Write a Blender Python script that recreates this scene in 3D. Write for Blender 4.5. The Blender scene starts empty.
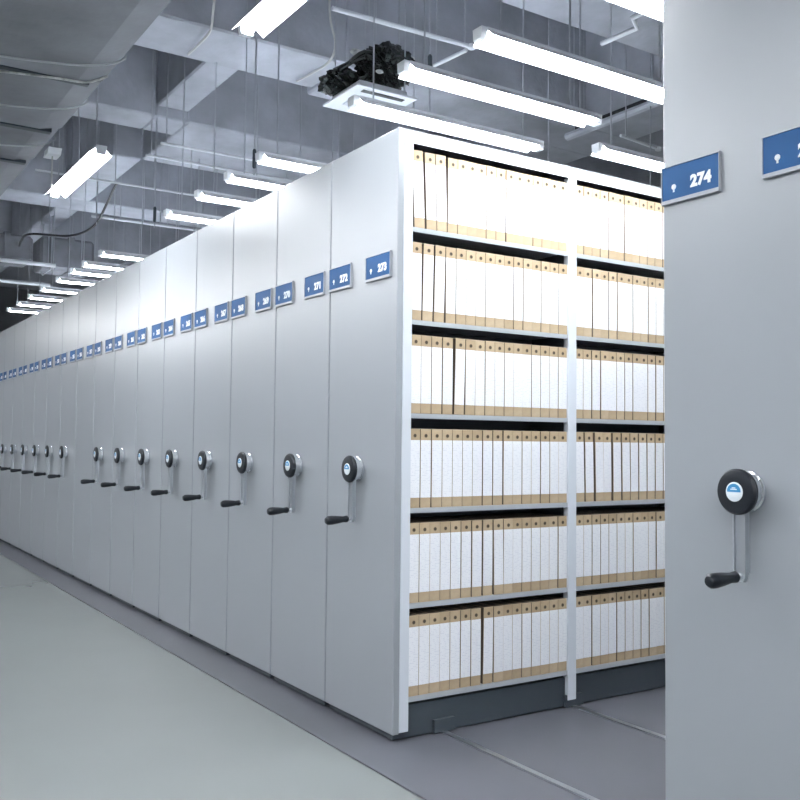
import bpy, bmesh, math, random
from mathutils import Vector, Matrix
random.seed(7)
S = bpy.context.scene
C = S.collection
PI = math.pi
W = 0.5494          # width of one cabinet
H = 2.40            # cabinet height
GAP = 0.008
Y1, BAY, POST = 0.0723, 0.8359, 0.0485
YEND = Y1 + 2*BAY + 2*POST
RIGHT_X = 1.3286    # left edge of the open cabinet on the right
SLAB = 4.40

# ------------------------------------------------------------------ materials
def new_mat(name):
    m = bpy.data.materials.new(name); m.use_nodes = True
    nt = m.node_tree; b = nt.nodes['Principled BSDF']
    return m, nt, b

def plain(name, col, rough=.5, metal=0., spec=.5, noise=0., nscale=6., bump=0., bscale=60., coat=0.):
    m, nt, b = new_mat(name)
    b.inputs['Base Color'].default_value = (*col, 1)
    b.inputs['Roughness'].default_value = rough
    b.inputs['Metallic'].default_value = metal
    b.inputs['Specular IOR Level'].default_value = spec
    if coat:
        b.inputs['Coat Weight'].default_value = coat
        b.inputs['Coat Roughness'].default_value = .12
    if noise:
        tc = nt.nodes.new('ShaderNodeTexCoord'); n = nt.nodes.new('ShaderNodeTexNoise')
        n.inputs['Scale'].default_value = nscale; n.inputs['Detail'].default_value = 6
        r = nt.nodes.new('ShaderNodeValToRGB')
        r.color_ramp.elements[0].position = .3; r.color_ramp.elements[1].position = .7
        r.color_ramp.elements[0].color = (*[c*(1-noise) for c in col], 1)
        r.color_ramp.elements[1].color = (*[min(1, c*(1+noise)) for c in col], 1)
        nt.links.new(tc.outputs['Object'], n.inputs['Vector'])
        nt.links.new(n.outputs['Fac'], r.inputs['Fac']); nt.links.new(r.outputs['Color'], b.inputs['Base Color'])
    if bump:
        tc = nt.nodes.new('ShaderNodeTexCoord'); n = nt.nodes.new('ShaderNodeTexNoise')
        n.inputs['Scale'].default_value = bscale; n.inputs['Detail'].default_value = 4
        bp = nt.nodes.new('ShaderNodeBump'); bp.inputs['Strength'].default_value = bump; bp.inputs['Distance'].default_value = .01
        nt.links.new(tc.outputs['Object'], n.inputs['Vector'])
        nt.links.new(n.outputs['Fac'], bp.inputs['Height']); nt.links.new(bp.outputs['Normal'], b.inputs['Normal'])
    return m

M = {}
M['paint'] = plain('grey_powder_coat', (.295, .318, .342), .34, spec=.55, noise=.015, nscale=2)
M['paint_light'] = plain('pale_powder_coat', (.66, .70, .75), .38, spec=.5)
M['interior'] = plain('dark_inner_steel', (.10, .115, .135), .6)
M['chassis'] = plain('dark_chassis_steel', (.045, .058, .07), .45)
M['shelf'] = plain('shelf_steel', (.40, .43, .46), .4)
M['chrome'] = plain('polished_chrome', (.78, .80, .83), .16, metal=1.)
M['steel'] = plain('brushed_steel', (.60, .63, .66), .32, metal=1.)
M['black'] = plain('black_plastic', (.010, .013, .018), .42, spec=.3)
M['black_wrap'] = plain('black_film_wrap', (.014, .020, .018), .22, spec=.6, bump=.8, bscale=28)
M['rubber'] = plain('black_rubber', (.012, .013, .016), .5)
M['blue'] = plain('sign_blue', (.008, .070, .200), .55, spec=.2, noise=.04, nscale=8)
M['white'] = plain('white_print', (.85, .88, .90), .5)
M['logo_blue'] = plain('badge_blue', (.05, .28, .55), .3)
M['logo_white'] = plain('badge_white', (.80, .86, .90), .3)
M['alu'] = plain('sign_aluminium', (.34, .36, .40), .4)
M['hole'] = plain('finger_hole_dark', (.055, .04, .025), .7)
M['ring'] = plain('finger_hole_rim', (.28, .20, .12), .6)
M['concrete'] = plain('concrete', (.44, .455, .505), .85, noise=.18, nscale=3.2, bump=.25, bscale=25)
M['duct'] = plain('wrapped_duct', (.215, .222, .245), .6, noise=.18, nscale=3, bump=.6, bscale=7)
M['duct_dark'] = plain('far_duct', (.17, .175, .195), .7, noise=.25, nscale=5)
M['foil'] = plain('foil_tape', (.55, .56, .55), .4, metal=.5, noise=.4, nscale=30)
M['white_metal'] = plain('white_enamel', (.80, .82, .85), .35)
M['fixture_grey'] = plain('grey_enamel', (.56, .58, .63), .4)
M['galv'] = plain('galvanised', (.50, .52, .56), .4, metal=.4)
M['cord'] = plain('pale_flex', (.62, .62, .60), .5)
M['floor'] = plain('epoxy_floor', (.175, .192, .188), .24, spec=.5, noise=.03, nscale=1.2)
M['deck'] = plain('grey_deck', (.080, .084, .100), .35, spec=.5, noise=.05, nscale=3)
M['wall'] = plain('painted_wall', (.36, .37, .39), .8, noise=.03)
M['strap'] = plain('grey_strap', (.50, .52, .54), .5)

def tube_mat():
    m, nt, b = new_mat('lit_fluorescent_tube')
    b.inputs['Base Color'].default_value = (.9, .9, .9, 1)
    b.inputs['Emission Color'].default_value = (.955, .975, 1, 1)
    b.inputs['Emission Strength'].default_value = 52
    return m
M['tube'] = tube_mat()

def kraft():
    m, nt, b = new_mat('kraft_board')
    oi = nt.nodes.new('ShaderNodeObjectInfo'); r = nt.nodes.new('ShaderNodeValToRGB')
    r.color_ramp.elements[0].color = (.48, .365, .228, 1); r.color_ramp.elements[1].color = (.56, .44, .288, 1)
    tc = nt.nodes.new('ShaderNodeTexCoord'); n = nt.nodes.new('ShaderNodeTexNoise'); n.inputs['Scale'].default_value = 40
    mx = nt.nodes.new('ShaderNodeMix'); mx.data_type = 'RGBA'; mx.blend_type = 'MULTIPLY'; mx.inputs['Factor'].default_value = .25
    nt.links.new(oi.outputs['Random'], r.inputs['Fac']); nt.links.new(tc.outputs['Object'], n.inputs['Vector'])
    nt.links.new(r.outputs['Color'], mx.inputs['A']); nt.links.new(n.outputs['Fac'], mx.inputs['B'])
    nt.links.new(mx.outputs['Result'], b.inputs['Base Color'])
    b.inputs['Roughness'].default_value = .75
    return m
M['kraft'] = kraft()
M['kraft_shade'] = plain('kraft_gap_shade', (.11, .08, .055), .8)  # kraft darkened on sides and top: shade of the gaps painted in

def spine():
    # white paper spine with rows of very faint grey form print
    m, nt, b = new_mat('white_spine_paper')
    tc = nt.nodes.new('ShaderNodeTexCoord'); sp = nt.nodes.new('ShaderNodeSeparateXYZ')
    nt.links.new(tc.outputs['Object'], sp.inputs['Vector'])
    mu = nt.nodes.new('ShaderNodeMath'); mu.operation = 'MULTIPLY'; mu.inputs[1].default_value = 150
    nt.links.new(sp.outputs['Z'], mu.inputs[0])
    fr = nt.nodes.new('ShaderNodeMath'); fr.operation = 'FRACT'; nt.links.new(mu.outputs[0], fr.inputs[0])
    lt = nt.nodes.new('ShaderNodeMath'); lt.operation = 'LESS_THAN'; lt.inputs[1].default_value = .3; nt.links.new(fr.outputs[0], lt.inputs[0])
    n = nt.nodes.new('ShaderNodeTexNoise'); n.inputs['Scale'].default_value = 90
    nt.links.new(tc.outputs['Object'], n.inputs['Vector'])
    gt = nt.nodes.new('ShaderNodeMath'); gt.operation = 'GREATER_THAN'; gt.inputs[1].default_value = .54; nt.links.new(n.outputs['Fac'], gt.inputs[0])
    a = nt.nodes.new('ShaderNodeMath'); a.operation = 'MULTIPLY'; nt.links.new(lt.outputs[0], a.inputs[0]); nt.links.new(gt.outputs[0], a.inputs[1])
    mx = nt.nodes.new('ShaderNodeMix'); mx.data_type = 'RGBA'
    mx.inputs['A'].default_value = (.88, .895, .925, 1); mx.inputs['B'].default_value = (.72, .74, .80, 1)
    nt.links.new(a.outputs[0], mx.inputs['Factor']); nt.links.new(mx.outputs['Result'], b.inputs['Base Color'])
    b.inputs['Roughness'].default_value = .6
    return m
M['spine'] = spine()

# ------------------------------------------------------------------ helpers
def box(bm, x0, x1, y0, y1, z0, z1, bevel=0.):
    vs = [bm.verts.new((x, y, z)) for x in (x0, x1) for y in (y0, y1) for z in (z0, z1)]
    f = [(0, 1, 3, 2), (4, 6, 7, 5), (0, 4, 5, 1), (2, 3, 7, 6), (0, 2, 6, 4), (1, 5, 7, 3)]
    fs = [bm.faces.new([vs[i] for i in q]) for q in f]
    if bevel:
        es = list({e for q in fs for e in q.edges})
        bmesh.ops.bevel(bm, geom=es, offset=bevel, segments=1, affect='EDGES', profile=.5)

def prism(bm, pts, axis, a, b):
    """extrude a polygon (2D, in the two other axes, in order) from a to b along axis"""
    def mk(p, t):
        if axis == 'x': return (t, p[0], p[1])
        if axis == 'y': return (p[0], t, p[1])
        return (p[0], p[1], t)
    A = [bm.verts.new(mk(p, a)) for p in pts]; B = [bm.verts.new(mk(p, b)) for p in pts]
    n = len(pts)
    bm.faces.new(A); bm.faces.new(B[::-1])
    for i in range(n): bm.faces.new((A[i], B[i], B[(i+1) % n], A[(i+1) % n]))

def lathe(bm, prof, origin, axis=(0, -1, 0), seg=32):
    """prof: list of (distance along axis, radius)"""
    ax = Vector(axis).normalized()
    u = ax.cross(Vector((0, 0, 1)) if abs(ax.z) < .9 else Vector((1, 0, 0))).normalized(); v = ax.cross(u)
    O = Vector(origin); rings = []
    for d, r in prof:
        rings.append([bm.verts.new(O + ax*d + (u*math.cos(t)+v*math.sin(t))*max(r, 1e-5)) for t in [2*PI*k/seg for k in range(seg)]])
    for a, b in zip(rings, rings[1:]):
        for k in range(seg): bm.faces.new((a[k], a[(k+1) % seg], b[(k+1) % seg], b[k]))
    bm.faces.new(rings[0]); bm.faces.new(rings[-1][::-1])

def tube(bm, pts, r, seg=8, rs=None):
    P = [Vector(p) for p in pts]; rings = []
    up = None
    for i, p in enumerate(P):
        d = (P[min(i+1, len(P)-1)] - P[max(i-1, 0)]).normalized()
        if up is None: up = Vector((0, 0, 1)) if abs(d.z) < .9 else Vector((1, 0, 0))
        u = d.cross(up)
        u = u.normalized() if u.length > 1e-4 else Vector((0, 1, 0))
        v = d.cross(u).normalized(); up = -v if v.dot(up) < 0 else v
        rr = rs[i] if rs else r
        rings.append([bm.verts.new(p + (u*math.cos(t)+v*math.sin(t))*rr) for t in [2*PI*k/seg for k in range(seg)]])
    for a, b in zip(rings, rings[1:]):
        for k in range(seg):
            try: bm.faces.new((a[k], a[(k+1) % seg], b[(k+1) % seg], b[k]))
            except ValueError: pass
    bm.faces.new(rings[0]); bm.faces.new(rings[-1][::-1])

def smooth_path(pts, n=6):
    P = [Vector(p) for p in pts]; out = []
    for i in range(len(P)-1):
        p0, p1, p2, p3 = P[max(i-1, 0)], P[i], P[i+1], P[min(i+2, len(P)-1)]
        for k in range(n):
            t = k/n
            out.append(.5*((2*p1)+(-p0+p2)*t+(2*p0-5*p1+4*p2-p3)*t*t+(-p0+3*p1-3*p2+p3)*t**3))
    out.append(P[-1]); return out

def obj(name, bm, mat, parent=None, smooth=False, mats=None):
    bmesh.ops.recalc_face_normals(bm, faces=bm.faces[:])
    me = bpy.data.meshes.new(name); bm.to_mesh(me); bm.free()
    for m in (mats or [mat]): me.materials.append(m)
    if smooth:
        for p in me.polygons: p.use_smooth = True
        me.set_sharp_from_angle(angle=math.radians(35))
    o = bpy.data.objects.new(name, me); C.objects.link(o)
    if parent: o.parent = parent
    return o

def B(): return bmesh.new()

def thing(name, label, cat, loc=(0, 0, 0), group=None):
    o = bpy.data.objects.new(name, None); C.objects.link(o); o.location = loc
    o.empty_display_size = .1
    return tag(o, label, cat, group)

def tag(o, label, cat, group=None):
    o['label'] = label; o['category'] = cat
    if group: o['group'] = group
    return o

def struct(name, bm, mat, parent=None):
    o = obj(name, bm, mat, parent); o['kind'] = 'structure'; return o

def dup(o, parent=None):
    c = o.copy(); C.objects.link(c); c.parent = parent
    for ch in list(o.children): dup(ch, c)
    return c

def text(name, s, size, mat, parent, loc, bold=.0, spacing=1.05):
    """lettering standing in the plane y = loc.y, facing -Y, centred on loc"""
    cu = bpy.data.curves.new(name, 'FONT'); cu.body = s; cu.size = size; cu.extrude = .0006; cu.offset = bold
    cu.align_x = 'CENTER'; cu.align_y = 'CENTER'; cu.space_character = spacing; cu.resolution_u = 3
    t = bpy.data.objects.new('tmp', cu); C.objects.link(t)
    dg = bpy.context.evaluated_depsgraph_get()
    me = bpy.data.meshes.new_from_object(t.evaluated_get(dg))
    bpy.data.objects.remove(t); bpy.data.curves.remove(cu)
    me.transform(Matrix.Rotation(PI/2, 4, 'X'))
    me.name = name
    me.materials.clear(); me.materials.append(mat)
    o = bpy.data.objects.new(name, me); C.objects.link(o); o.parent = parent; o.location = loc
    return o

# ------------------------------------------------------------------ room
X0, X1, YA, YB = -17.0, 7.0, -4.6, 8.0
b = B(); box(b, X0, X1, YA, YB, -.2, 0); struct('floor', b, M['floor'])
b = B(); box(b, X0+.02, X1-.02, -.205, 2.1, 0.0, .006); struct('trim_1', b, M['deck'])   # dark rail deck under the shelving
b = B()
for y in (.25, .95, 1.62): box(b, X0+.05, X1-.05, y-.012, y+.012, .006, .012)
struct('trim_2', b, M['steel'])
b = B(); box(b, X0-.2, X0, YA, YB, 0, SLAB); struct('wall_left', b, M['wall'])
b = B(); box(b, X1, X1+.2, YA, YB, 0, SLAB); struct('wall_right', b, M['wall'])
b = B(); box(b, X0, X1, YB, YB+.2, 0, SLAB); struct('wall_back', b, M['wall'])
b = B(); box(b, X0, X1, YA-.2, YA, 0, SLAB); struct('wall_front', b, M['wall'])
b = B(); box(b, X0, X1, YA, YB, SLAB, SLAB+.2); ceiling = struct('ceiling', b, M['concrete'])

BEAMS = []
def beam(x0, x1, y0, y1, z0=3.6, lip=None):
    BEAMS.append((x0, x1, y0, y1, z0))
    b = B(); box(b, x0, x1, y0, y1, z0, SLAB, .012)
    if lip:   # narrow cast ledge along the beam's far lower edge
        box(b, x0-.07, x0, y0, y1, z0+.03, z0+.10, .006)
    struct('beam', b, M['concrete'], ceiling)
def ceil_z(x, y):
    return min([SLAB]+[q[4] for q in BEAMS if q[0]-.006 < x < q[1]+.006 and q[2] < y < q[3]])
YL, YR = YA+.01, YB-.01
beam(.95, 1.6, YL, YR)
beam(-.90, -.42, YL, YR)
beam(-2.60, -2.11, YL, YR, lip=True)
beam(-4.12, -3.76, YL, .245)
beam(-4.90, -3.76, .495, YR)
beam(-4.12, -3.76, .245, .495)
beam(-7.08, -6.62, YL, YR)
beam(-9.95, -9.45, YL, YR)
beam(-12.9, -12.4, YL, YR)
beam(-2.66, -2.09, .945, 1.395, 3.57)    # square concrete drop on the beam
# beams running along the row, between the cross beams
for a, c in ((-3.76, -2.60), (-6.62, -4.90), (-9.45, -7.08), (-12.4, -9.95), (-2.11, -.90), (-.42, .95)):
    if a < -2.2 : beam(a, c, .245, .495, 3.68 if a > -4 else 3.6)
for a, c in ((-3.76, -2.60), (-2.11, -.90), (-.42, .95), (-6.62, -4.90), (-9.45, -7.08), (1.6, X1)):
    beam(a, c, 3.06, 3.60)
    beam(a, c, -3.4, -2.95)

# ------------------------------------------------------------------ cabinets
def ring_prof(bm, r0, r1, y0, y1, cx, cz, seg=40): lathe(bm, [(0, r0), (0, r1), (y1-y0, r1), (y1-y0, r0)], (cx, y0, cz), (0, 1, 0), seg)

def make_sign(parent, x, num, dz=0.):
    w, z0, z1 = .184, 1.810+dz, 1.900+dz
    b = B(); box(b, x, x+w, -.008, -.001, z0, z1, .001)
    s = obj('sign', b, M['blue'], parent)
    b = B()
    box(b, x-.002, x, -.010, -.001, z0-.010, z1+.003); box(b, x+w, x+w+.002, -.010, -.001, z0-.010, z1+.003)
    box(b, x, x+w, -.010, -.001, z1, z1+.003); box(b, x, x+w, -.011, -.001, z0-.010, z0)
    obj('sign_frame', b, M['alu'], s)
    text('sign_number', num, .042, M['white'], s, (x+.128, -.0088, z0+.034), .0022)
    b = B(); cx, cz = x+.04, z0+.030
    lathe(b, [(0, .0075), (.0012, .0075)], (cx, -.008, cz+.003), (0, -1, 0), 16)
    box(b, cx-.0025, cx+.0025, -.0092, -.008, cz-.011, cz)
    obj('sign_emblem', b, M['white'], s)

CW = W - GAP
def make_crank(parent):
    cx, cz = CW/2-.006, 1.034
    b = B()
    lathe(b, [(0, .046), (.004, .051), (.012, .051), (.014, .047), (.026, .047), (.028, .050), (.038, .050)], (cx, 0, cz), (0, -1, 0), 40)
    hub = obj('crank_hub', b, M['chrome'], parent, True)
    b = B()
    lathe(b, [(0, .050), (.003, .0555), (.010, .0555), (.016, .051), (.018, .044), (.018, .0235)], (cx, -.038, cz), (0, -1, 0), 40)
    obj('hub_face', b, M['black'], hub, True)
    b = B()
    lathe(b, [(0, .0235), (.0015, .0235), (.0025, .021)], (cx, -.056, cz), (0, -1, 0), 32)
    obj('hub_badge', b, M['logo_white'], hub, True)
    # blue crest in the badge: an upper arc over short bars
    b = B(); seg = 20; v = []
    for k in range(seg+1):
        t = math.radians(-8 + 196*k/seg); v.append((cx+.019*math.cos(t), cz+.002+.0175*math.sin(t)))
    prism(b, v, 'y', -.0592, -.058)
    obj('badge_mark', b, M['logo_blue'], hub)
    b = B()
    for q, (h, ww) in enumerate(((.0095, .010), (.006, .018), (-.007, .022), (-.011, .016))):
        box(b, cx-ww/2, cx+ww/2, -.0598, -.0592 if q < 2 else -.0583, cz+h-.0012, cz+h+.0012)
    obj('badge_mark', b, M['white'], hub)
    # arm: slim channel hanging from the hub
    b = B()
    pts = [(cx-.017, cz-.03), (cx+.017, cz-.03), (cx+.0135, cz-.205), (cx+.008, cz-.216), (cx-.008, cz-.216), (cx-.0135, cz-.205)]
    prism(b, pts, 'y', -.036, -.024)
    box(b, cx-.0175, cx-.014, -.040, -.024, cz-.195, cz-.04); box(b, cx+.014, cx+.0175, -.040, -.024, cz-.195, cz-.04)
    obj('crank_arm', b, M['steel'], hub)
    b = B()
    lathe(b, [(0, .008), (.014, .008)], (cx, -.036, cz-.203), (0, -1, 0), 16)
    obj('handle_pin', b, M['chrome'], hub, True)
    b = B()
    lathe(b, [(0, .010), (.006, .014), (.014, .0135), (.024, .0125), (.05, .016), (.078, .0185), (.094, .0175), (.102, .012), (.104, .005)], (cx, -.050, cz-.203), (0, -1, -.04), 24)
    obj('crank_handle', b, M['black'], hub, True)

def cabinet(x, n_left, label, crank=True, full=False, group='mobile shelving cabinets in the closed row'):
    t = thing('shelving_cabinet', label, 'cabinet', (x, 0, .012), group)
    z = lambda v: v - .012
    b = B()
    box(b, 0, CW, 0, .030, z(.035), z(H), .003)
    obj('end_panel', b, M['paint'], t)
    b = B(); box(b, .02, CW-.02, .012, YEND-.01, 0, z(.135))
    for y in (.25, .95, 1.62): box(b, .004, .02, y-.05, y+.05, .0, .05); box(b, CW-.02, CW-.004, y-.05, y+.05, .0, .05)
    obj('wheel_chassis', b, M['chassis'], t)
    b = B(); box(b, 0, CW, .030, YEND, z(H-.008), z(H), .001)
    obj('top_panel', b, M['paint'], t)
    if full:
        for xx in (0, CW-.004):
            b = B(); box(b, xx, xx+.004, .0305, YEND, z(2.3485), z(H-.008)); obj('fascia', b, M['paint_light'], t)
    b = B(); box(b, 0, CW, YEND-.03, YEND, z(.035), z(H-.008)); obj('back_panel', b, M['paint'], t)
    if full:
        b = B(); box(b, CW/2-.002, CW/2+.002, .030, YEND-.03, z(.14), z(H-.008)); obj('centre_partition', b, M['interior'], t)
        for y0, y1 in ((.030, Y1), (Y1+BAY, Y1+BAY+POST), (Y1+2*BAY+POST, YEND-.03)):
            for a, c in ((CW-.032, CW), (0, .032)):
                b = B(); box(b, a, c, y0, y1, z(.04), z(2.348), .0015); obj('upright', b, M['paint_light'], t)
        for y0, y1 in ((Y1, Y1+BAY), (Y1+BAY+POST, Y1+2*BAY+POST)):
            for zr in SHELF:
                b = B(); box(b, .006, CW/2-.002, y0, y1, z(zr-.003), z(zr)); box(b, CW/2+.002, CW-.006, y0, y1, z(zr-.003), z(zr))
                box(b, CW-.008, CW-.005, y0, y1, z(zr-.019), z(zr-.003)); box(b, .005, .008, y0, y1, z(zr-.019), z(zr-.003))
                obj('shelf', b, M['shelf'], t)
        # inner side liners behind the uprights
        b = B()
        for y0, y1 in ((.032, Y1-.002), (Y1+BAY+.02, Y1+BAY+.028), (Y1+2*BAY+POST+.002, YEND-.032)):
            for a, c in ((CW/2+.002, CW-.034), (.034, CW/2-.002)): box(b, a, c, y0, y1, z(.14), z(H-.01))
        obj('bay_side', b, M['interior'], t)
    else:
        b = B(); box(b, .003, CW-.003, .030, YEND-.03, z(.14), z(H-.012)); obj('shelf_body', b, M['paint'], t)
    dz = -.010 if x > 0 else 0
    make_sign(t, .004, str(n_left), dz); make_sign(t, .316, str(n_left+1), dz)
    if crank: make_crank(t)
    return t

SHELF = [2.014, 1.643, 1.272, .899, .528, .1685]
ordn = ['first', 'second', 'third', 'fourth', 'fifth', 'sixth', 'seventh', 'eighth', 'ninth', 'tenth', 'eleventh', 'twelfth', 'thirteenth', 'fourteenth', 'fifteenth', 'sixteenth']
for k in range(16):
    if k == 0: lab = 'tall grey shelving cabinet signed 272 and 273, open side full of archive boxes'
    elif k == 8: lab = 'tall grey cabinet end without a crank, ninth in the row from the open shelves'
    else: lab = 'tall grey cabinet end with crank, %s in the closed row counting from the open shelves' % ordn[k]
    cabinet(-(k+1)*W + GAP, 272-2*k, lab, crank=(k != 8), full=(k == 0))
cabinet(RIGHT_X, 274, 'large grey shelving cabinet signed 274, standing alone across the open aisle on the right', group='mobile shelving cabinet across the aisle')

# ------------------------------------------------------------------ archive boxes
BW, BH, BD = .0495, .312, .235
def make_box():
    t = thing('archive_box', 'x', 'box')
    b = B(); box(b, -BD, 0, 0, BW, 0, BH, .0012)
    c = obj('case', b, M['kraft'], t, mats=[M['kraft'], M['kraft_shade']])
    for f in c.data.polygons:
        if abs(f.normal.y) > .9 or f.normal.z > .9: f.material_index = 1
    b = B(); box(b, 0, .0007, .0008, BW-.0008, .040, BH-.0445)
    obj('spine_label', b, M['spine'], t)
    b = B(); lathe(b, [(0, .0085), (.0009, .0085), (.0009, .0062)], (0, BW/2, BH-.027), (1, 0, 0), 14)
    r = obj('finger_hole', b, M['ring'], t)
    b = B(); lathe(b, [(0, .0064), (.0011, .0064)], (0, BW/2, BH-.027), (1, 0, 0), 14)
    obj('hole_shade', b, M['hole'], r)
    return t
# where the photo shows dark gaps: {box index after which the gap falls: gap width}, and leaning boxes
GAPS = [
 [{0: .001, 1: .0075, 3: .004, 7: .0012, 8: .0035, 9: .0035, 12: .0018}, {3: .0015, 9: .001}],
 [{1: .004, 2: .0045, 3: .003, 5: .0008, 11: .0025, 13: .0008}, {0: .002, 2: .0018, 4: .0012, 5: .002, 7: .001}],
 [{3: .0025, 4: .007, 5: .002, 12: .001, 14: .0022}, {2: .003, 3: .001, 6: .001, 10: .0035}],
 [{2: .0025, 3: .0025, 7: .0018, 8: .002, 9: .0055, 13: .0022}, {0: .004, 1: .005, 2: .0085, 4: .0055, 5: .006, 6: .001, 7: .0045, 8: .0045, 9: .004, 10: .003}],
 [{5: .002, 6: .0025, 7: .0055, 8: .003}, {1: .001, 2: .001, 3: .002}],
 [{5: .0025, 7: .009, 8: .0025, 12: .001}, {2: .0022, 5: .003, 9: .0018}],
]
LEAN = {(0, 0): {1: .014, 2: .012, 3: .010}, (1, 0): {3: -.006, 2: -.005}, (2, 0): {5: -.007, 6: -.003}, (3, 1): {1: .007, 2: .007, 3: .006, 4: .004, 5: .004, 6: .004, 7: .002, 8: .002}, (4, 0): {9: .004}, (5, 0): {8: -.004}}
rowname = ['top', 'second', 'third', 'fourth', 'fifth', 'bottom']
proto = make_box(); first = True
for r in range(6):
    for bay in range(2):
        y0 = Y1 + bay*(BAY+POST) + .0008; y1 = y0 + BAY - .0016
        g = GAPS[r][bay]; lean = LEAN.get((r, bay), {}); n = 15 if (r, bay) == (3, 1) else 16
        def pack(step):
            out = []; pb = pt = None
            for i in range(1, n+1):
                a = math.asin(lean.get(i, 0)/BH); h = BH*math.sin(a); wd = BW/math.cos(a)
                lo = y0 if i == 1 else pb+step; lt = y0 if i == 1 else pt+step
                gp = g.get(i-1, 0)*1.25
                bb = max(lo+gp, lt+gp*.3+h)          # bottom left corner; the top left corner is at bb-h
                out.append((bb, a)); pb = bb+wd; pt = bb-h+wd
            return out, max(pb, pt)
        lo_, hi_ = 0., .01
        for _ in range(30):
            mid = (lo_+hi_)/2
            if pack(mid)[1] > y1: hi_ = mid
            else: lo_ = mid
        for i, (bb, a) in enumerate(pack(lo_)[0], 1):
            o = proto if first else dup(proto); first = False
            o.location = (-.010 + random.uniform(-.0025, .0025), bb, SHELF[r] + .0006 + (BW*math.sin(-a) if a < 0 else 0))
            o.rotation_euler = (a, 0, 0)
            o['label'] = 'tan archive box with white spine, %s from left in the %s bay, %s shelf' % (ordn[i-1], 'left' if bay == 0 else 'right', rowname[r])
            o['category'] = 'box'
            o['group'] = 'archive boxes on the %s shelf, %s bay' % (rowname[r], 'left' if bay == 0 else 'right')

# ------------------------------------------------------------------ ceiling lights
def make_light():
    """1.2 m batten along +Y from its near end; z=0 is the lower rim of the reflector"""
    t = thing('ceiling_light', 'x', 'light')
    L = 1.15
    b = B()
    P = [(-.068, 0), (-.030, .034), (-.030, .046), (.030, .046), (.030, .034), (.068, 0), (.065, 0), (.028, .031), (-.028, .031), (-.065, 0)]
    A = [b.verts.new((x, .03, z)) for x, z in P]; D = [b.verts.new((x, L-.03, z)) for x, z in P]
    n = len(P)
    for i in range(n): b.faces.new((A[i], D[i], D[(i+1) % n], A[(i+1) % n]))
    b.faces.new(A); b.faces.new(D[::-1])
    obj('reflector', b, M['white_metal'], t)
    for y in (0, L-.03):
        b = B(); prism(b, [(-.024, -.002), (.024, -.002), (.029, .044), (-.029, .044)], 'y', y, y+.03)
        obj('end_cap', b, M['white_metal'], t)
    b = B(); lathe(b, [(0, .017), (L-.064, .017)], (0, .032, .013), (0, 1, 0), 10)
    obj('tube', b, M['tube'], t, True)
    for y in (.034, L-.046):
        b = B(); box(b, -.007, .007, y, y+.012, .030, .034); obj('tube_holder', b, M['white_metal'], t)
    for y in (.12, L-.12):
        b = B(); tube(b, [(0, y, .046), (0, y, SLAB-2.74)], .0045, 6); rod = obj('hanging_rod', b, M['galv'], t)
    return t
L_FIX = 1.15
pl = make_light()
def put_light(x, y, label, group, along_x=False, z=2.74):
    global pl_used
    o = pl if not pl_used else dup(pl)
    pl_used = True
    o.location = (x, y, z)
    if along_x: o.rotation_euler = (0, 0, PI/2)     # +Y of the batten to -X
    o['label'] = label; o['category'] = 'light'; o['group'] = group
    rods_ = sorted([c for c in o.children if c.name.startswith('hanging_rod')], key=lambda c: c.name)
    for c, ly in zip(rods_, (.12, L_FIX-.12)):
        wx, wy = (x-ly, y) if along_x else (x, y+ly)
        k = (ceil_z(wx, wy)-z-.046)/(SLAB-2.74-.046)
        c.scale.z = k; c.location.z = .046*(1-k)
pl_used = False
g1 = 'strip lights hanging over the cabinet tops'
YZ = {.241: (.20, 2.715), -.191: (.13, 2.715), -.61: (.13, 2.698), .80: (.2, 2.72)}
over = [(.241, 'long white strip light, upper one of the two large ones over the open shelves'),
        (-.191, 'long white strip light, lower of the two large ones over the open shelves'),
        (-.61, 'white strip light starting under the square air grille, above cabinet 273'),
        (-1.621, 'white strip light hanging first to the left of the square air grille'),
        (-2.074, 'white strip light hanging second to the left of the square air grille'),
        (-2.56, 'white strip light hanging third to the left of the square air grille'),
        (-3.15, 'white strip light hanging fourth to the left of the square air grille')]
for i, x in enumerate((-4.805, -5.37, -5.79, -6.36, -7.04, -7.665, -8.29, -8.9)):
    over.append((x, 'small far strip light, %s in the stepped far bunch over the cabinet row' % ordn[i]))
over.append((.80, 'strip light at the upper right, cut by the edge of the cabinet signed 274'))
for x, lab in over: put_light(x, YZ.get(x, (.12, 2.70))[0], lab, g1, False, YZ.get(x, (.12, 2.70))[1])
put_light(-.55, 1.62, 'strip light low over the right bay, beside the cabinet signed 274', 'strip lights farther back over the shelves')
for x in (-1.2, .35):  # hidden fixtures added for extra light on the shelves
    put_light(x, 1.75, 'unseen added strip light behind the front ones, %s' % ('deep over the closed cabinets' if x < -1 else 'hanging deep over the open aisle'), 'strip lights farther back over the shelves')
for x in (-.35, .45, 1.25):  # unseen lamps added to lift the underside of the rear beam
    for y in (3.75, 5.2): put_light(x, y, 'unseen strip light added behind the shelving to brighten the rear beam', 'added strip lights in the rear part of the room')
put_light(.86, -.535, 'strip light over the walkway at the top edge, right of the duct', 'strip lights over the walkway', True, 2.735)
put_light(-2.15, -.58, 'strip light hanging over the walkway on the left, below the wrapped duct', 'strip lights over the walkway', True, 2.75)
for x in (4.2, 6.05): put_light(x, -.55, 'strip light over the walkway to the right of the photo, %s one' % {4.2: 'nearer', 6.05: 'farther'}[x], 'strip lights over the walkway', True, 2.75)
for i in range(20):  # out-of-view row added to light the cabinet end panels
    put_light(-11.4+.94*i, -2.62, 'unseen strip light added on the camera side to brighten the cabinet fronts', 'added strip lights on the camera side of the walkway')

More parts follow.
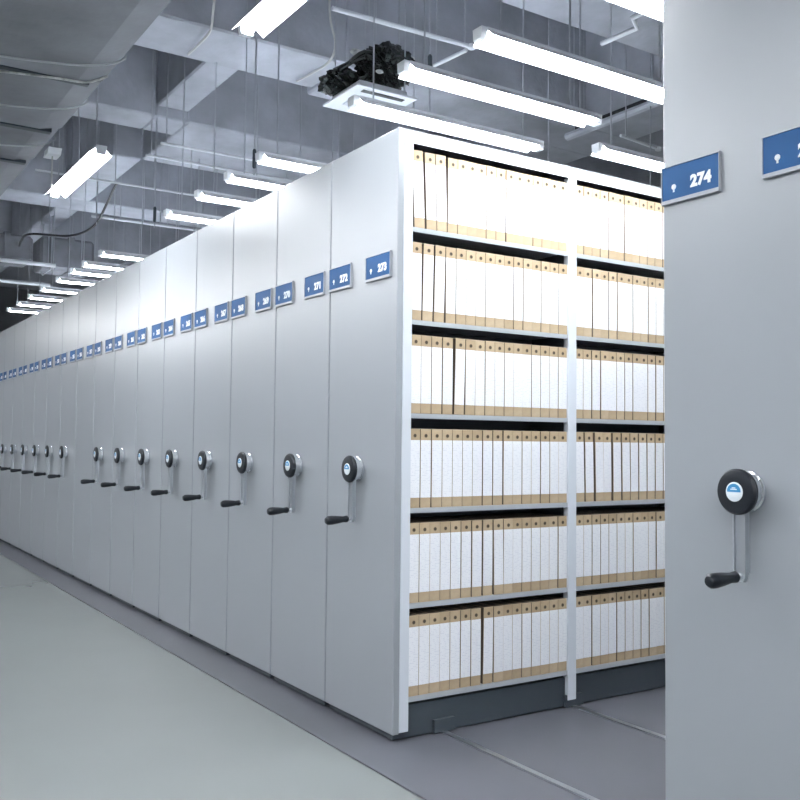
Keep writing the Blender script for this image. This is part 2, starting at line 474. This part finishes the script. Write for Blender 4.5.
# ------------------------------------------------------------------ ducts
def wrapped_duct():
    t = thing('air_duct', 'large grey wrapped air duct running over the walkway at upper left', 'duct', (0, 0, 3.0))
    def sec(x0, x1, s=1., dz=0.):
        yc = -1.25; b = B()
        P = [(-1.85, 0), (-.80, 0), (-.672, .03), (-.66, .12), (-.66, .62), (-1.95, .62), (-1.95, .08)]
        P = [(yc+(y-yc)*s if y > yc else y, z*s+dz) for y, z in P]
        prism(b, P, 'x', x0, x1); return b
    for i, (x0, x1, dz) in enumerate(((-1.83, 1.0, 0), (-2.72, -1.85, .004), (-3.52, -2.76, .02), (-5.2, -3.56, .03))):
        o = obj('duct_section', sec(x0, x1, 1., dz), M['duct'], t)
    for q in ((-1.86, -1.82, -1.84, -.74, -.006, .03), (-2.765, -2.715, -1.84, -.73, -.004, .03), (-3.565, -3.515, -1.84, -.72, .010, .03)):
        b = B(); box(b, *q); obj('joint_seam', b, M['chassis'], t)
    b = B(); tube(b, smooth_path([(-1.90, -1.25, -.014), (-1.84, -1.05, -.014), (-1.80, -.9, -.015), (-1.78, -.76, -.01), (-1.74, -.668, .03)]), .006, 6)
    obj('foil_tape', b, M['foil'], t)
    for x in (-1.60, -2.32, -3.1):
        b = B(); tube(b, smooth_path([(x-.16, -1.9, .0), (x-.10, -1.3, -.010), (x-.02, -1.0, -.016), (x+.05, -.80, -.010), (x+.10, -.664, .03), (x+.10, -.650, .12), (x+.10, -.650, .62), (x+.1, -.65, SLAB-3.0)]), .005, 6)
        obj('hanging_strap', b, M['strap'], t)
        b = B(); tube(b, [(x-.16, -1.958, SLAB-3.0), (x-.16, -1.958, .0), (x-.16, -1.9, -.004)], .007, 6)
        obj('hanging_strap', b, M['strap'], t)
wrapped_duct()

def far_duct(x0, x1, y0, y1, z0, z1, label):
    t = thing('air_duct', label, 'duct', ((x0+x1)/2, (y0+y1)/2, z0))
    hx, hy = (x1-x0)/2, (y1-y0)/2
    b = B(); box(b, -hx, hx, -hy, hy, 0, z1-z0, .03)
    obj('duct_body', b, M['duct_dark'], t)
    b = B(); box(b, -hx-.015, hx+.015, hy-.28, hy-.22, -.015, z1-z0+.015); obj('flange', b, M['duct_dark'], t)
    for sy in (-hy*.6, hy*.5):
        b = B(); tube(b, [(hx+.02, sy, SLAB-z0), (hx+.02, sy, -.01), (-hx-.02, sy, -.01), (-hx-.02, sy, SLAB-z0)], .008, 6); obj('hanging_strap', b, M['galv'], t)
far_duct(-7.35, -6.95, -1.9, .02, 2.97, 3.24, 'dark grey far duct left of the dark support, over the end of the walkway')
far_duct(-7.9, -7.5, .20, .78, 3.02, 3.38, 'smaller dark grey far duct box above the distant strip lights')

# ------------------------------------------------------------------ ceiling services
def conduit(label, pts, r=.009, mat='white_metal', name='conduit_pipe', cat='pipe', hang=(), coup=()):
    t = thing(name, label, cat, pts[0])
    o = Vector(pts[0]); P = [Vector(p)-o for p in pts]
    b = B(); tube(b, P, r, 8); obj('pipe', b, M[mat], t, True)
    for h in hang:
        h = Vector(h)
        b = B(); tube(b, [h-o, Vector((h.x, h.y, SLAB-.0))-o], .0045, 6); obj('hanging_rod', b, M['galv'], t)
    for c in coup:
        c = Vector(c)-o
        b = B(); lathe(b, [(0, .016), (.004, .022), (.022, .022), (.026, .016)], c-Vector((0, 0, .013)), (0, 0, 1), 14); obj('junction_box', b, M['white_metal'], t, True)
    return t
gC = 'thin conduits under the concrete beams'
conduit('thin pale conduit under the pale beam, upper of two, left of the strip lights', [(-3.15, .08, 3.2), (-3.12, 2.9, 3.2)], hang=[(-3.15, .12, 3.2), (-3.13, 1.6, 3.2), (-3.12, 2.8, 3.2)])['group'] = gC
conduit('thin pale conduit under the pale beam, lower of two, left of the strip lights', [(-3.475, .08, 3.2), (-3.465, 2.9, 3.2)], hang=[(-3.475, .12, 3.2), (-3.47, 1.6, 3.2), (-3.466, 2.8, 3.2)])['group'] = gC
conduit('thin pale conduit in the dark bay behind the left walkway strip light', [(-4.32, -.5, 3.2), (-4.32, 2.9, 3.2)], hang=[(-4.32, -.3, 3.2), (-4.32, .42, 3.2), (-4.32, .73, 3.2), (-4.32, 1.6, 3.2)])['group'] = gC
conduit('pale cable rail under the far pale beam above the distant lights', [(-5.55, .24, 3.2), (-5.5, 2.9, 3.2)], r=.013, hang=[(-5.54, y, 3.2) for y in (.28, .5, .72, .95, 1.3, 1.9, 2.5)])['group'] = gC
conduit('white rail below the dark far duct at the left', [(-6.62, -1.9, 2.9), (-6.62, .17, 2.9)], r=.02, hang=[(-6.62, -1.5, 2.9), (-6.62, -.6, 2.9), (-6.62, .1, 2.9)])['group'] = gC
conduit('second white rail, lower, under the dark far duct at the left', [(-8.0, -1.9, 2.92), (-8.0, .42, 2.92)], r=.022, hang=[(-8.0, -1.2, 2.92), (-8.0, -.2, 2.92), (-8.0, .2, 2.92)])['group'] = gC
conduit('thin rail in the dark bay above the far bunch of lights', [(-7.45, .55, 3.0), (-7.45, 2.6, 3.0)], hang=[(-7.45, .8, 3.0), (-7.45, 1.1, 3.0), (-7.45, 1.4, 3.0), (-7.45, 1.7, 3.0), (-7.45, 2.3, 3.0)])['group'] = gC
conduit('white conduit ending in a round junction box above the large strip lights', [(-.745, .10, 3.2), (-.715, .888, 3.2)], r=.012, hang=[(-.742, .3, 3.2), (-.717, .86, 3.2)], coup=[(-.712, .90, 3.2)])
conduit('short white conduit running diagonally down-left from the round junction box', [(-.76, .903, 3.2), (-1.02, .880, 3.2)], r=.011, hang=[(-1.0, .881, 3.2)])
conduit('bent white conduit at the top right beside the 274 cabinet', [(-.31, 1.425, 3.2), (-.085, 1.439, 3.2), (-.02, 1.34, 3.2), (.1, 1.34, 3.2)], r=.013, hang=[(-.08, 1.43, 3.2)])
conduit('thin white conduit with a cup fitting low in the right gap beside sign 274', [(-1.25, 2.55, 3.2), (-1.30, 2.95, 3.2)], r=.010, hang=[(-1.25, 2.6, 3.2)], coup=[(-1.30, 2.97, 3.2)])
conduit('grey pipe running below the rear beam toward the right cabinet', [(-2.02, 2.80, 3.45), (1.2, 2.80, 3.45)], r=.03, mat='fixture_grey', hang=[(-1.95, 2.80, 3.45), (-1.2, 2.80, 3.45), (.4, 2.80, 3.45)])
conduit('dark pipe running along the rear beam above the grey one', [(-2.1, 2.95, 3.56), (1.2, 2.95, 3.56)], r=.02, mat='rubber', hang=[(-2.0, 2.95, 3.56), (.3, 2.95, 3.56)])

# bare hanging rods
rods = [(-2.75, .62, '', 'above the first small strip light'), (-2.09, .31, 's', 'with a dark sleeve, left of the first small strip light'),
        (-.817, .712, 's', 'with a dark sleeve, left of the round junction box'), (-.25, 1.15, '', 'between the two large strip lights'), (.15, 1.5, '', 'over the upper large strip light'),
        (-3.80, .26, 's', 'with a dark sleeve, beside the fourth small strip light'), (-4.6, .9, '', 'behind the third small strip light'), (-5.2, .6, '', 'left among the far rods'), (-6.0, 1.2, '', 'right among the far rods')]
for (x, y, sl, l) in rods:
    zt_ = ceil_z(x, y); zb = 2.76 if x != -.817 else 2.8
    zs = 2.80 if x != -.817 else 3.03
    b = B(); tube(b, [(0, 0, 0), (0, 0, zt_-zb)], .0055, 6)
    o = obj('hanging_rod', b, M['galv']); o.location = (x, y, zb)
    tag(o, 'thin bare steel ceiling rod '+l, 'rod', 'bare hanging rods')
    if sl:
        b = B(); tube(b, [(0, 0, zs-zb), (0, 0, zs-zb+.01), (0, 0, zs-zb+.11), (0, 0, zs-zb+.12)], .01, 8, [.006, .012, .012, .006]); obj('rod_sleeve', b, M['chassis'], o)

# square air grille with black bundle above
t = thing('ceiling_vent', 'square white air grille panel with a dark slot, hung above cabinet 273', 'vent', (-1.28, .63, 3.02))
b = B(); box(b, -.19, .19, -.19, .19, 0, .012, .002); box(b, -.15, .15, -.15, .15, .012, .05)
obj('panel', b, M['white_metal'], t)
b = B(); box(b, .125, .155, -.13, .13, -.004, .002)
obj('slot', b, M['rubber'], t)
b = B(); box(b, -.09, .06, -.12, .12, -.006, -.001, .002); obj('grille_core', b, M['fixture_grey'], t)
for sx, sy in ((-.14, -.14), (.14, .14)):
    b = B(); tube(b, [(sx, sy, .05), (sx, sy, SLAB-3.02)], .004, 6); obj('hanging_rod', b, M['galv'], t)

def bundle():
    t = thing('taped_pipe_bundle', 'crumpled black taped pipe bundle above the square air grille', 'pipe', (-1.28, .64, 3.085))
    rnd = random.Random(3)
    def lump(c, r, sub, seed, crease):
        b = B(); bmesh.ops.create_icosphere(b, subdivisions=sub, radius=1.)
        for v in b.verts:
            n = v.co.copy()
            d = 1 + crease*(abs(math.sin(5*n.x+3*n.z+seed))*math.cos(4*n.y-2*n.x+seed) + .6*abs(math.sin(11*n.y+6*n.z+seed)) + .35*math.sin(23*n.x+17*n.z)*math.sin(19*n.y)) + rnd.uniform(-.03, .03)
            v.co = Vector((n.x*r[0]*d+c[0], n.y*r[1]*d+c[1], n.z*r[2]*d+c[2]))
        return b
    obj('wrapping', lump((.02, .08, .14), (.12, .155, .10), 5, .5, .28), M['black_wrap'], t, True)
    obj('wrapping', lump((-.11, -.12, .05), (.10, .10, .055), 4, 2.2, .3), M['black_wrap'], t, True)
    for k in range(7):
        a = Vector((rnd.uniform(-.2, .0), rnd.uniform(-.2, -.05), rnd.uniform(.02, .12)))
        c = Vector((rnd.uniform(-.05, .1), rnd.uniform(.05, .24), rnd.uniform(.05, .24)))
        m = (a+c)/2+Vector((.06, -.03, rnd.uniform(.02, .1)))
        b = B(); tube(b, smooth_path([a, m, c]), .012, 6); obj('taped_pipe', b, M['black_wrap'], t, True)
    for k, (p, r) in enumerate((((.0, -.09, .20), .026), ((.10, .20, .20), .014), ((-.16, -.20, .05), .016), ((.12, -.02, .07), .014))):
        b = B(); bmesh.ops.create_icosphere(b, subdivisions=3, radius=1.)
        for v in b.verts: v.co = Vector((v.co.x*r, v.co.y*r*1.6, v.co.z*r*.7))*(1+rnd.uniform(-.15, .15)) + Vector(p)
        obj('foil_patch', b, M['foil'], t)
    for y in (-.04, .18):
        b = B(); tube(b, [(0, y, .18), (0, y, SLAB-3.085)], .005, 6); obj('hanging_rod', b, M['galv'], t)
bundle()

def flex(label, pts, r=.008, mat='cord', name='hanging_cable', cat='cable'):
    o = Vector(pts[0]); b = B(); tube(b, [p-o for p in smooth_path(pts, 8)], r, 6)
    c = obj(name, b, M[mat], None, True); c.location = o; tag(c, label, cat); return c
flex('pale flexible cable looping under the near beam, left of centre', [(-1.80, -.03, SLAB), (-1.88, -.04, 3.75), (-1.96, -.02, 3.62), (-2.08, .01, 3.565), (-2.30, .02, 3.565), (-2.50, .03, 3.58)])
flex('pale flexible cable looping under the near beam, close to the black bundle', [(-1.92, .72, SLAB), (-1.96, .74, 3.85), (-1.99, .80, 3.66), (-2.08, .81, 3.575), (-2.3, .80, 3.57), (-2.5, .79, 3.58)])
flex('sagging black cable below the far end of the row beam at left', [(-6.93, -.12, 3.12), (-6.5, -.18, 3.09), (-6.15, -.17, 3.09), (-6.0, .16, 3.09), (-5.5, .25, 3.10), (-4.9, .20, 3.17), (-4.5, .14, 3.19), (-4.32, .12, 3.20)], .011, 'rubber')
flex('thin wire dangling below the pale beam above the walkway strip light', [(-3.75, -.33, 3.6), (-3.70, -.33, 3.3), (-3.66, -.34, 3.05), (-2.8, -.55, 2.83)], .004, 'galv')
# small bracket lamp box below the duct
t = thing('junction_box', 'small white box with a hanging cord below the wrapped duct at left', 'fitting', (-2.98, -.665, 2.93))
b = B(); prism(b, [(-.07, .0), (.05, .0), (.08, .035), (-.03, .035)], 'y', -.04, .04); obj('casing', b, M['white_metal'], t)
b = B(); tube(b, [(0, 0, 0), (-.005, .0, -.10), (.005, 0, -.20)], .005, 6); obj('cord', b, M['cord'], t)
b = B(); tube(b, [(0, 0, .035), (0, 0, .10)], .006, 6); obj('hook', b, M['galv'], t)

# ------------------------------------------------------------------ camera, world, view
cam = bpy.data.cameras.new('camera'); co = bpy.data.objects.new('camera', cam); C.objects.link(co)
P_ = Vector((3.024818, -1.946560, 1.155709)); R_, U_, F_ = Vector((0.545180, 0.838260, 0.009942)), Vector((0.033281, -0.033492, 0.998885)), Vector((-0.837658, 0.544241, 0.046157))
m = Matrix(((R_.x, U_.x, -F_.x, P_.x), (R_.y, U_.y, -F_.y, P_.y), (R_.z, U_.z, -F_.z, P_.z), (0, 0, 0, 1)))
co.matrix_world = m
cam.sensor_width = 36; cam.lens = 925.635/800*36; cam.clip_start = .05; cam.clip_end = 60
S.camera = co
w = bpy.data.worlds.new('world'); S.world = w; w.use_nodes = True
w.node_tree.nodes['Background'].inputs['Color'].default_value = (.5, .55, .65, 1)
w.node_tree.nodes['Background'].inputs['Strength'].default_value = .02
S.view_settings.view_transform = 'Standard'; S.view_settings.look = 'None'
S.view_settings.exposure = 1.3; S.view_settings.gamma = 1.0; S.view_settings.use_curve_mapping = False
S.cycles.use_denoising = True
S.cycles.max_bounces = 10; S.cycles.diffuse_bounces = 6; S.cycles.glossy_bounces = 4
S.cycles.sample_clamp_indirect = 6
